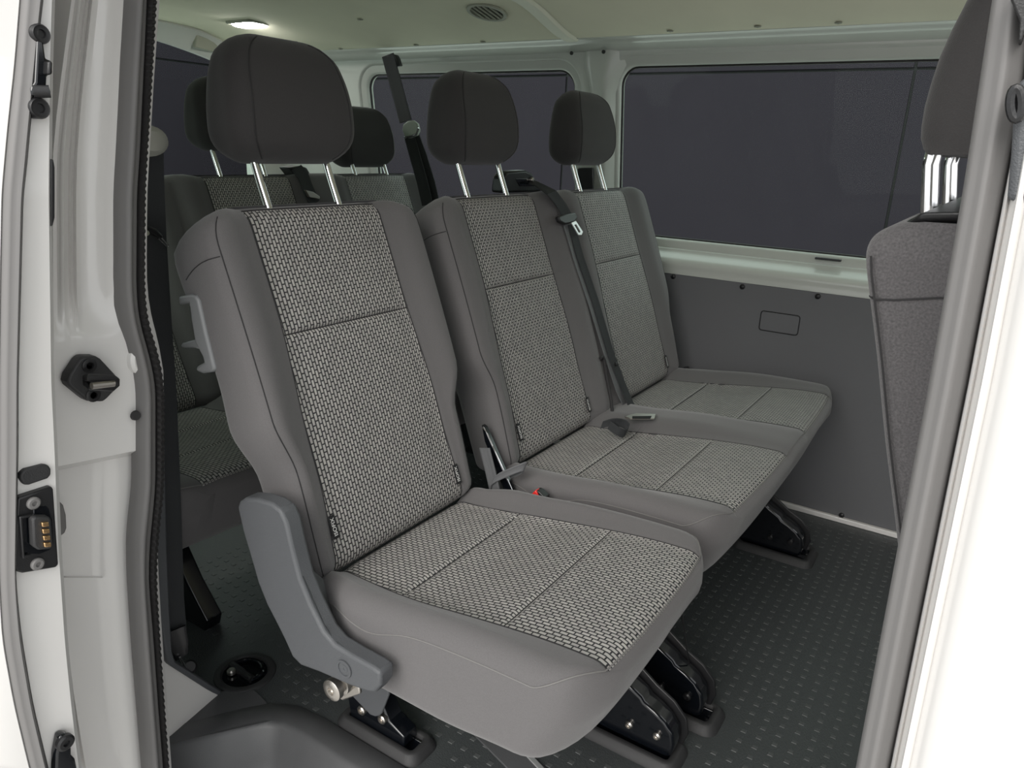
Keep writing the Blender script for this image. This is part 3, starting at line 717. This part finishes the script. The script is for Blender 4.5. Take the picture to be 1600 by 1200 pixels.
# --- floor rail trims (raised rubber frames let into the floor)
def rail_trim(x0, x1, y0, y1, label):
    t = thing('rail_trim', ((x0 + x1) / 2, (y0 + y1) / 2, 0), label, 'trim')
    cx, cy = (x0 + x1) / 2, (y0 + y1) / 2; hx, hy = (x1 - x0) / 2, (y1 - y0) / 2
    MB().loft([[(x, y, z) for x, y in rrect(hx - i, hy - i, rr, 5, cx, cy)] for i, z, rr in ((0, .0, .024), (.001, .004, .024), (.009, .015, .018), (.012, .017, .015), (.020, .017, .008), (.022, .015, .006), (.023, .001, .005))], cap=False).build('frame', 'blackrough', t, smooth=50)
    MB().box((x0 + .02, y0 + .02, .0005), (x1 - .02, y1 - .02, .002)).build('well', 'gloss', t)
    for k in (-1, 1):
        MB().box((x0 + .022, cy + k * (hy - .027) - .002, .002), (x1 - .023, cy + k * (hy - .027) + .002, .010)).build('rail', 'gloss', t, bevel=.001)
    return t
rail_trim(-.862, -.665, .772, .852, 'raised black rubber frame in the floor under the plastic side cover of the nearest seat')
rail_trim(-.51, -.288, 1.016, 1.106, 'raised black rubber frame in the floor at the inner front foot of the nearest seat')
rail_trim(-.475, -.262, 1.146, 1.238, 'raised black rubber frame in the floor at the near front foot of the two person bench')
rail_trim(-.465, -.248, 1.875, 1.995, 'raised black rubber frame in the floor by the far wall at the far foot of the bench')
def foot(parent, y0, y1, dx=0, hi=1.0):
    """black gloss clevis foot with a stepped rounded nose and two bolts"""
    prof = [(-.47, .012), (-.315, .012), (-.306, .02), (-.304, .045), (-.309, .066), (-.325, .084), (-.345, .096), (-.366, .105), (-.372, .113), (-.40, .128), (-.41, .135), (-.47, .30), (-.52, .30), (-.50, .012)]
    f = MB().prism([(x + dx, y0, z) for x, z in prof], (0, y1 - y0, 0)).build('foot', 'gloss', parent, bevel=.007, seg=4)
    MB().prism([(x + dx, y1 + .001, z) for x, z in [(-.47, .015), (-.33, .012), (-.300, .018), (-.293, .045), (-.30, .075), (-.325, .10), (-.36, .118), (-.42, .16), (-.47, .16)]], (0, .006, 0)).build('foot_plate', 'black', f, bevel=.002)
    for bx, bz in ((-.335, .052), (-.388, .048)):
        MB().lathe([(.0075, 0), (.0075, .005), (.005, .0075), (.0035, .0075), (.003, .005), (.0001, .005)], (bx + dx, y0 - .0005, bz), (0, -1, 0), 16).build('bolt', 'steel' if hi > .5 else 'black', f)
    return f

# ---- nearest single seat
s1 = thing('single_seat', (-.6, .86, 0), 'nearest grey single seat with plastic side cover, right inside the door opening', 'seat')
bk, bs = backrest(s1, .858, .45, [(0, 0)])
cu, cs_ = cushion(s1, .868, .455, [(0, 0)])
headrest(s1, .850, 0)
for sg in (-1, 1): fabric_tag(s1, bs['surf'](sg * (bs['iw'](.075) - .005) , .075 if sg < 0 else .055))
# outer side cover
cov = [(370, 792), (373, 784), (382, 778), (402, 780), (424, 787), (438, 798), (447, 818), (456, 858), (468, 905), (484, 945), (505, 988), (522, 1008), (548, 1024), (582, 1043), (594, 1052), (594, 1072), (586, 1083), (576, 1083), (545, 1072), (500, 1052), (470, 1041), (456, 1027), (444, 1000), (430, 972), (416, 945), (402, 910), (390, 868), (378, 828)]
scv = MB().prism([at(a, b, Y=.598) for a, b in cov], (0, .028, 0)).build('side_cover', 'cover', s1, bevel=.005, seg=3)
# inner flank of the cover reaching to the cushion
flank = [(436, 793), (449, 812), (459, 855), (470, 893), (486, 932), (506, 975), (522, 1000), (548, 1018), (584, 1038)]
inner = [(446, 796), (461, 820), (474, 862), (486, 888), (505, 905), (514, 940), (528, 985), (556, 1016), (590, 1040)]
MB().loft([[at(a, b, Y=.604) for a, b in flank], [at(a, b, Y=.622) for a, b in [((f[0] + i[0]) / 2, (f[1] + i[1]) / 2) for f, i in zip(flank, inner)]], [at(a, b, Y=.648) for a, b in inner], [at(a - 6, b + 8, Y=.66) for a, b in inner]], closed=False, cap=False).build('cover_flank', 'cover', scv, smooth=60)
p = at(538, 1045, Y=.5975)
MB().lathe([(.0135, 0), (.0135, .0015), (.0105, .0015), (.0100, -.003), (.0068, -.003), (.006, .0005), (.002, .0005), (.0018, -.002), (.0001, -.002)], p, (0, -1, 0), 22).build('screw', 'cover', scv)
p = at(521, 1077, Y=.605)
bolt = MB().lathe([(.017, .05), (.017, .012), (.0125, .010), (.0125, .005), (.0165, .004), (.0165, -.004), (.0135, -.006), (.006, -.006), (.005, -.002), (.0001, -.002)], p, (0, 1, 0), 24).build('hinge_bolt', 'steel', s1)
MB().prism([at(a, b, Y=.632) for a, b in ((512, 1060), (560, 1072), (562, 1085), (535, 1095), (516, 1085))], (0, .006, 0)).build('bracket', 'steel', s1, bevel=.002)
# mounting bracket down into the outer frame
MB().prism([at(a, b, Y=.762) for a, b in ((552, 1066), (606, 1074), (607, 1086), (596, 1115), (592, 1119), (586, 1120), (578, 1117), (551, 1089), (549, 1080))], (0, .006, 0)).build('leg_plate', 'cover', s1, bevel=.002)
MB().prism([(-.835, .795, .003), (-.715, .795, .003), (-.705, .795, .012), (-.705, .795, .035), (-.74, .795, .05), (-.80, .795, .16), (-.845, .795, .24), (-.87, .795, .24)], (0, .035, 0)).build('outer_foot', 'gloss', s1, bevel=.003)
for px, py in ((565, 1110), (597, 1124)):
    MB().lathe([(.009, .012), (.009, -.002), (.0068, -.004), (.0048, -.004), (.0042, 0), (.0001, 0)], at(px, py, Y=.790), (0, 1, 0), 18).build('bolt', 'steel', s1)
foot(s1, 1.045, 1.085)
MB().box((-.68, .74, .275), (-.40, 1.0, .30)).build('seat_frame', 'black', s1, bevel=.008)
MB().prism([(-.655, .66, .287), (-.56, .66, .286), (-.57, .66, .272), (-.66, .66, .268)], (0, .02, 0)).build('frame_rail', mat('tan underside board', (.20, .18, .14), .5), s1, bevel=.001)
MB().box((-.72, .84, .09), (-.60, 1.0, .275)).build('heater_box', 'black', s1, bevel=.01)
# grab handle on the rear of the near side
hp = [(278, 463), (297, 460), (304, 462), (309, 470), (320, 520), (333, 572), (334, 578), (330, 582), (316, 584), (306, 580), (306, 573), (318, 566), (316, 558), (304, 535), (298, 500), (295, 474), (279, 477)]
gh = MB().prism([at(a, b, Y=.628) for a, b in hp], (0, .05, 0)).build('grab_handle', 'handle', s1, bevel=.004, seg=3)
MB().prism([at(a, b, Y=.634) for a, b in ((282, 540), (284, 536), (306, 530), (310, 546), (303, 544), (284, 544))], (0, .04, 0)).build('release_lever', 'handle', s1, bevel=.003)

# ---- two person bench in the same row
s2 = thing('two_seat_bench', (-.6, 1.62, 0), 'two person grey bench beside the far window in the same row as the nearest seat', 'seat')
bk2, b2 = backrest(s2, 1.632, .99, [(-.252, 0), (.245, 0)])
cu2, c2 = cushion(s2, 1.632, .99, [(-.250, 0), (.245, 0)])
headrest(s2, 1.366, 0); headrest(s2, 1.864, 0)
for c in (-.252, .245):
    for sg in (-1, 1): fabric_tag(s2, b2['surf'](c + sg * (b2['iw'](.075) - .006), .07 if sg < 0 else .05))
foot(s2, 1.172, 1.212, .008, 0); foot(s2, 1.905, 1.95, .022, 0)
MB().box((-.68, 1.22, .275), (-.40, 2.0, .30)).build('seat_frame', 'black', s2, bevel=.008)
MB().tube([(-.36, 1.135, .30), (-.34, 1.2, .10)], .0015, 6).build('release_cable', 'black', s2)
# steel reinforcement and hinge strip at the near end of the bench
hs = MB().prism([at(a, b, Y=1.128) for a, b in ((752, 664), (757, 668), (800, 766), (806, 775), (790, 775), (757, 690))], (0, .012, 0)).build('hinge_strip', 'gloss', s2, bevel=.002)
MB().tube([at(754, 668, Y=1.122), at(762, 678, Y=1.122), at(785, 730, Y=1.122), at(803, 772, Y=1.122)], .001, 8).build('bright_edge', 'chrome', hs)

# ---- third row, three places
s3 = thing('three_seat_bench', (-1.45, 1.38, 0), 'dark three person bench in the rearmost row behind the others', 'seat')
DX = -.815
bk3, b3 = backrest(s3, 1.36, 1.47, [(-.50, 0), (0, 0), (.50, 0)], DX)
cu3, c3 = cushion(s3, 1.36, 1.47, [(-.475, 0), (0, 0), (.50, 0)], DX)
for y in (.86, 1.36, 1.86): headrest(s3, y, DX, dz=-.042 if y > 1.8 else 0)
for y in (.80, 1.30, 1.95):
    MB().prism([(-1.50, y, .0), (-1.28, y, 0), (-1.27, y, .03), (-1.33, y, .1), (-1.45, y, .29), (-1.55, y, .29)], (0, .04, 0)).build('foot', 'gloss', s3, bevel=.004)

# ---- front passenger seat at the right edge, seen from its side and behind
s4 = thing('passenger_seat', (.1, .86, 0), 'front passenger seat cut off by the door seal at the right', 'seat')
mb = MB(); rings = []
prof = [(-.002, .60, .32), (-.018, .70, .30), (-.048, .808, .27), (-.067, .88, .245), (-.0805, .927, .22), (-.0875, .953, .20), (-.0885, .966, .18), (-.084, .976, .165), (-.072, .984, .14), (-.058, .988, .11)]
prof = [tuple(p) for p in curve([(.022, .42, .34)] + prof, 5)]
for x, z, dth in prof:
    dth = min(dth, .15 + .02 * sstep(z, .95, .6)) if z < .98 else min(dth, .12)
    y0, y1 = .640 + .010 * sstep(z, .96, .99), 1.08; r = .02
    pts = rrect(dth / 2, (y1 - y0) / 2, min(.018, dth * .3), 6, x + dth / 2, (y0 + y1) / 2)
    rings.append([(a, b, z) for a, b in pts])
mb.loft(rings)
fb = mb.build('backrest', 'frontfab', s4, smooth=70)
def fseam(z): return interp([(q[1], q[0]) for q in prof], z)
MB().tube([(fseam(.927) + .0005, .655, .9268), (fseam(.927) + .006, .6412, .927), (fseam(.927) + .02, .6395, .9285), (-.03, .6395, .9345), (.0, .6395, .936), (.08, .6395, .936)], .0009, 6).build('seam', 'seam', fb)
MB().tube([(interp([(q[1], q[0]) for q in prof], z) + .0058, .6412, z) for z in [.56 + .40 * k / 30 for k in range(31)]], .0009, 6).build('seam', 'seam', fb)
MB().prism([(-.066, .665, .980), (-.055, .65, .990), (.04, .66, .998), (.05, .75, 1.0), (.04, 1.05, .998), (-.05, 1.05, .990)], (0, 0, .006)).build('top_cover', 'black', s4, bevel=.003)
fh = MB(); rings = []
for px0, px1, py in ((1447, 1462, 241), (1438, 1475, 232), (1434, 1500, 215), (1435, 1540, 196), (1440, 1570, 165), (1450, 1580, 128), (1464, 1590, 85), (1484, 1600, 40), (1502, 1606, 5), (1524, 1612, -40)):
    a = at(px0, py, Y=.735)
    ln = (.115 - .045 * sstep(-py, -140, 40)) if py < 200 else (.05 if py > 235 else .10)
    pts = rrect(ln / 2, .125, .024 if ln > .06 else .012, 6, a.x + ln / 2, .86)
    rings.append([(x, y, a.z) for x, y in pts])
fh.loft(rings)
MB().box((.06, .645, .12), (.52, 1.075, .42)).build('seat_cushion', 'frontfab', s4, bevel=.05, seg=4)
fho = fh.build('headrest', 'headrest', s4, smooth=80)
for y, px in ((.765, 1452), (.925, 1483)):
    b0 = at(px - 1, 352, Y=y); b1 = at(px + 2, 258, Y=y); b2_ = at(px + 18, 232, Y=y)
    MB().tube([b0, b1, b1.lerp(b2_, .5) + Vector((-.002, 0, .004)), b2_], .0072, 14).build('post', 'chrome', fho)
    MB().lathe([(.016, -.004), (.016, .004), (.010, .006), (.0001, .006)], b0 + Vector((0, 0, -.004)), (0, 0, 1), 16).build('post_collar', 'black', fho)

# ------------------------------------------------------------------ belts
# centre belt between the two bench places
bt = thing('bench_belt', (-.98, 1.60, .9), 'black lap and shoulder belt with silver tongue hanging down the middle of the bench', 'seat belt')
hz = MB()
hprof = [at(a, b, X=-.985) for a, b in ((785, 296), (787, 277), (794, 268), (822, 266), (832, 271), (846, 293), (846, 300), (785, 302))]
hz.prism(hprof, (-.032, 0, 0)); hz.build('belt_housing', 'black', bt, bevel=.006, seg=3)
MB().prism([at(a, b, X=-.9835) for a, b in ((806, 279), (830, 279), (836, 291), (812, 291))], (-.004, 0, 0)).build('belt_slot', 'gloss', bt, bevel=.001)
MB().lathe([(.006, 0), (.006, .006), (.004, .008), (.0001, .008)], at(829, 281, X=-.983), (1, 0, 0), 14).build('guide_stud', 'steel', bt)
def on_back(px, py, lift):                       # a point of the belt just in front of the bench backrest
    r = R @ Vector((px - 800, py - 600, F)); o = Vector((-.745, 0, .395)) + NB * (.022 + lift); cpos = Vector((0, 0, H))
    t = (o - cpos).dot(NB) / r.dot(NB); return cpos + r * t
up = [at(826, 284, X=-.99), at(838, 287, X=-.965), on_back(862, 301, .012), on_back(878, 322, .006), on_back(888, 340, .012)]
MB().ribbon(up, [UY * .010 + SB * .004] * 2 + [UY * .022 + SB * .004] * 3, .0018).build('webbing', 'web', bt)
tb = MB().prism([on_back(a, b, .020) for a, b in ((873, 338), (884, 334), (899, 332), (903, 340), (898, 347), (884, 350), (876, 346))], -NB * .012).build('tongue_grip', 'black', bt, bevel=.003)
oo = [on_back(a, b, .022) for a, b in ((893, 348), (900, 345), (911, 362), (909, 367), (904, 367))]; ii = [on_back(a, b, .022) for a, b in ((897.5, 351.5), (900.5, 350.5), (907.2, 361.5), (906.3, 363.6), (904.2, 363.2))]
tg = MB(); d = NB * .0025
tg.loft([oo, ii, [p - d for p in ii], [p - d for p in oo], oo], cap=False); tg.build('tongue', 'bright', bt, bevel=.0005)
dn = [on_back(a, b, .008) for a, b in ((893, 351), (906, 400), (930, 470), (955, 555), (972, 600))] + [on_back(990, 642, .02), on_back(1000, 656, .03)]
MB().ribbon(dn, [UY * .017] * 4 + [UY * .017, UY * .015, UY * .013], .0018).build('webbing', 'web', bt)
dn2 = [on_back(a, b, .005) for a, b in ((884, 350), (900, 405), (925, 480), (948, 555), (966, 610), (984, 648))]
MB().ribbon(dn2, UY * .012, .0018).build('webbing', 'webgrey', bt)
MB().lathe([(.005, 0), (.005, .003), (.003, .004), (.0001, .004)], on_back(962, 569, .010), NB, 14).build('stop_button', 'black', bt)
# silver slot the belt runs into
pl_ = [at(a, b, Z=.432) for a, b in ((984, 650), (994, 648), (1025, 649), (1022, 656), (985, 656), (976, 653))]
ap = tag(MB().prism(pl_, (0, 0, .004)).build('belt_slot_plate', 'steel', bevel=.001), 'bright metal belt slot between backrest and cushion in the middle of the bench', 'belt fitting')
MB().prism([at(a, b, Z=.437) for a, b in ((988, 651), (1018, 650.5), (1016, 654.5), (988, 654.5))], (0, 0, .0012)).build('slot', 'joint', ap)
# deep fold strip beside it
MB().tube([on_back(a, b, .004) for a, b in ((938, 560), (941, 557), (944, 562), (948, 590), (955, 625), (957, 648))], .004, 8).build('fold', 'seam', bk2)
# short strap loops
def loop(label, pts, Y, wv, m='web', name='strap_loop'):
    return tag(MB().ribbon(curve([at(a, b, Y=y) for (a, b), y in zip(pts, Y)]), wv, .0018).build(name, m), label, 'strap')
loop('small black strap loop tucked in the middle of the bench by the belt slot', [(940, 664), (955, 660), (972, 661), (981, 668), (976, 677), (966, 674), (952, 664)], [1.45, 1.455, 1.475, 1.48, 1.465, 1.45, 1.45], Vector((.003, 0, .010)))
loop('grey strap loop hanging between nearest seat and bench above the red buckle', [(764, 772), (768, 756), (776, 747), (795, 738), (812, 731), (820, 729), (817, 734), (800, 741)], [1.10, 1.10, 1.10, 1.105, 1.11, 1.115, 1.12, 1.125], Vector((.004, 0, .011)), 'webgrey')
sb2 = tag(MB().ribbon([at(a, b, Y=1.105) for a, b in ((757, 700), (766, 735), (775, 775))], Vector((.012, 0, 0.003)), .0025).build('buckle_stalk', 'webgrey'), 'flat grey belt stalk standing between nearest seat and bench', 'belt fitting')
bkx = thing('belt_buckle', at(836, 776, Y=1.10), 'belt buckle with red release button in the gap beside the nearest cushion', 'belt buckle')
MB().prism([at(a, b, Y=1.10) for a, b in ((826, 776), (837, 766), (842, 768), (852, 778), (842, 800), (826, 800))], (0, .018, 0)).build('buckle_body', 'black', bkx, bevel=.002)
MB().prism([at(a, b, Y=1.097) for a, b in ((827, 775.5), (836.5, 766), (841, 775.5), (838, 779), (826, 779))], (0, .014, 0)).build('release_button', 'red', bkx, bevel=.0015)
tag(MB().prism([at(a, b, Y=2.14) for a, b in ((1066, 575), (1072, 574), (1079, 585), (1074, 587), (1066, 583))], (0, .02, 0)).build('belt_bracket', 'black', bevel=.001), 'tiny black belt bracket at the far lower corner of the bench backrest', 'belt fitting')

# rear right belt hanging from the roof by the far window
rb = thing('roof_belt', at(640, 205, Y=2.02), 'dark belt running down from the roof in front of the far rear window', 'seat belt')
P = [at(606, 86, Y=2.05), at(611, 105, Y=2.045), at(622, 145, Y=2.03), at(634, 190, Y=2.01)]
MB().ribbon(P, Vector((.026, 0, .006)), .003).build('webbing', 'web', rb)
MB().prism([at(a, b, Y=2.048) for a, b in ((601, 88), (605, 85), (617, 85), (620, 90), (624, 103), (608, 106))], (0, .02, 0)).build('roof_anchor', 'black', rb, bevel=.004)
P = [at(640, 214, Y=2.00), at(650, 250, Y=1.97), at(660, 285, Y=1.95), at(668, 320, Y=1.93)]
MB().ribbon(P, Vector((.022, 0, .005)), .003).build('webbing', 'web', rb)
P = [at(648, 212, Y=2.01), at(660, 245, Y=1.99), at(672, 285, Y=1.965), at(680, 320, Y=1.95)]
MB().ribbon(P, Vector((.020, 0, .004)), .003).build('webbing', 'web', rb)
MB().prism([at(a, b, Y=1.985) for a, b in ((628, 202), (630, 194), (636, 189), (645, 188), (651, 193), (654, 204), (650, 212), (640, 216), (632, 215))], (0, .014, 0)).build('tongue_grip', mat('mint grey plastic', (.33, .38, .33), .35), rb, bevel=.004)
MB().tube([at(632, 215, Y=1.98), at(642, 213, Y=1.98), at(651, 209, Y=1.98), at(654, 200, Y=1.98)], .003, 8).build('tongue', 'chrome', rb)
# belt of the middle rear place, on top of the rear bench
mbx = thing('lap_belt', at(480, 290, X=-1.76), 'black belt bracket on top of the rear bench, just right of a chrome post', 'seat belt')
MB().prism([at(a, b, X=-1.765) for a, b in ((452, 262), (470, 259), (480, 262), (496, 290), (503, 318), (480, 318), (474, 290))], (-.05, 0, 0)).build('belt_housing', 'black', mbx, bevel=.005)
MB().ribbon([at(463, 262, X=-1.75), at(474, 275, X=-1.735), at(482, 297, X=-1.715), at(492, 318, X=-1.70)], UY * .02 + SB * .008, .003).build('webbing', 'web', mbx)
MB().prism([at(a, b, X=-1.69) for a, b in ((478, 297), (490, 300), (500, 307), (500, 311), (484, 308))], (-.01, 0, 0)).build('tongue', 'steel', mbx, bevel=.001)
# near rear belt beside the door seal
nb_ = thing('pillar_belt', at(238, 360, X=-1.1), 'long dark belt hanging down just inside the left door seal', 'seat belt')
P = [at(232, 225, X=-1.1), at(234, 300, X=-1.1), at(238, 380, X=-1.1), at(246, 500, X=-1.1), at(255, 620, X=-1.1), at(263, 800, X=-1.1), at(268, 940, X=-1.1), at(274, 1010, X=-1.1)]
MB().ribbon(P, [Vector((.006, .020, 0)) for _ in P], .003).build('webbing', 'web', nb_)
MB().lathe([(.0225, -.03), (.024, -.01), (.022, .008), (.014, .016), (.0001, .018)], at(227, 220, X=-1.09), (1, .25, 0), 24, sy=1.0, sx=1.7).build('shoulder_guide', 'beige', nb_)
MB().prism([at(a, b, X=-1.075) for a, b in ((223, 350), (232, 352), (246, 358), (256, 368), (255, 374), (242, 368), (232, 362), (231, 372), (224, 372))], (-.012, 0, 0)).build('tongue_grip', 'black', nb_, bevel=.003)
MB().tube([at(248, 373, X=-1.08), at(261, 386, X=-1.08), at(263, 384, X=-1.08), at(252, 371, X=-1.08)], .0012, 6, closed=True).build('tongue', 'chrome', nb_)
MB().lathe([(.004, 0), (.004, .003), (.0001, .003)], at(228, 364, X=-1.07), (1, 0, 0), 12).build('stop_button', 'lampframe', nb_)
MB().ribbon([at(270, 985, X=-1.09), at(279, 1008, X=-1.085), at(284, 1026, X=-1.085)], [Vector((.004, .022, 0)), Vector((.004, .016, .004)), Vector((.004, .010, .004))], .004).build('webbing', 'black', nb_)
MB().tube([at(281, 1027, X=-1.08), at(286, 1036, X=-1.08), at(290, 1044, X=-1.08)], .0022, 8).build('anchor_bar', 'chrome', nb_)
MB().lathe([(.013, -.004), (.013, .006), (.009, .010), (.0001, .010)], at(296, 1043, X=-1.085), (.6, -.2, .6), 18).build('anchor_bolt', 'black', nb_)
# floor cup with tie-down eye
cup = thing('tie_down_cup', at(384, 1052, Z=0), 'round black tie-down cup with a steel eye in the floor near the step', 'tie-down')
c = at(383, 1052, Z=0)
MB().lathe([(.060, 0), (.059, .004), (.056, .006), (.047, .006), (.044, .003), (.043, .001)], c, (0, 0, 1), 36).build('rim', 'blackrough', cup)
MB().lathe([(.044, .0003), (.044, .0012), (.0001, .0012)], c, (0, 0, 1), 24).build('bowl', 'gloss', cup)
MB().tube([c + Vector((.034 * math.cos(a), .030 * math.sin(a) + .004, .005)) for a in [math.pi * k / 14 for k in range(-2, 17)]], .0045, 10).build('eye', 'gloss', cup)
MB().tube([c + Vector((-.036, -.004, .006)), c + Vector((.034, -.008, .006))], .008, 10).build('eye_hinge', 'black', cup)
MB().lathe([(.009, 0), (.009, .006), (.006, .009), (.0001, .009)], c + Vector((-.018, -.018, .004)), (0, 0, 1), 14).build('bolt', 'steel', cup)

# ------------------------------------------------------------------ outside: paving, dark facade beyond the glass
gr = MB().box((-16, -9, -.62), (10, 12, -.55)).build('ground', 'ground', kind='structure'); gr['label'] = 'pale paving around the van'
FY, FX, g = 9.0, -11.0, .014
wo = MB().box((-11.0, FY + .03, -.55), (9, FY + .2, 2.2)).build('wall_outside', 'joint', kind='structure'); wo['label'] = 'dark panelled facade behind the far windows'
zj = at(1340, 109, Y=FY).z; xj = at(1430, 108, Y=FY).x; xj2 = at(881, 200, Y=FY).x
xs = [-10.9, xj2, xj, 4.5, 9.0]; zs = [-.55, zj, 2.2]
for i in range(4):
    for j in range(2):
        MB().box((xs[i] + g, FY, zs[j] + g), (xs[i + 1] - g, FY + .05, zs[j + 1] - g)).build('facade_panel', 'clad', wo, bevel=.004)
wo2 = MB().box((FX - .2, -1.0, -.55), (FX - .03, FY + .2, 2.65)).build('wall_outside_rear', 'joint', kind='structure'); wo2['label'] = 'dark panelled facade behind the tailgate window'
zr = at(300, 98.5, X=FX).z
for y0, y1 in ((-1.0, FY - .05),):
    for z0, z1 in ((-.55, zr), (zr, 2.65)):
        MB().box((FX - .05, y0 + g, z0 + g), (FX, y1 - g, z1 - g)).build('facade_panel', 'clad', wo2, bevel=.004)
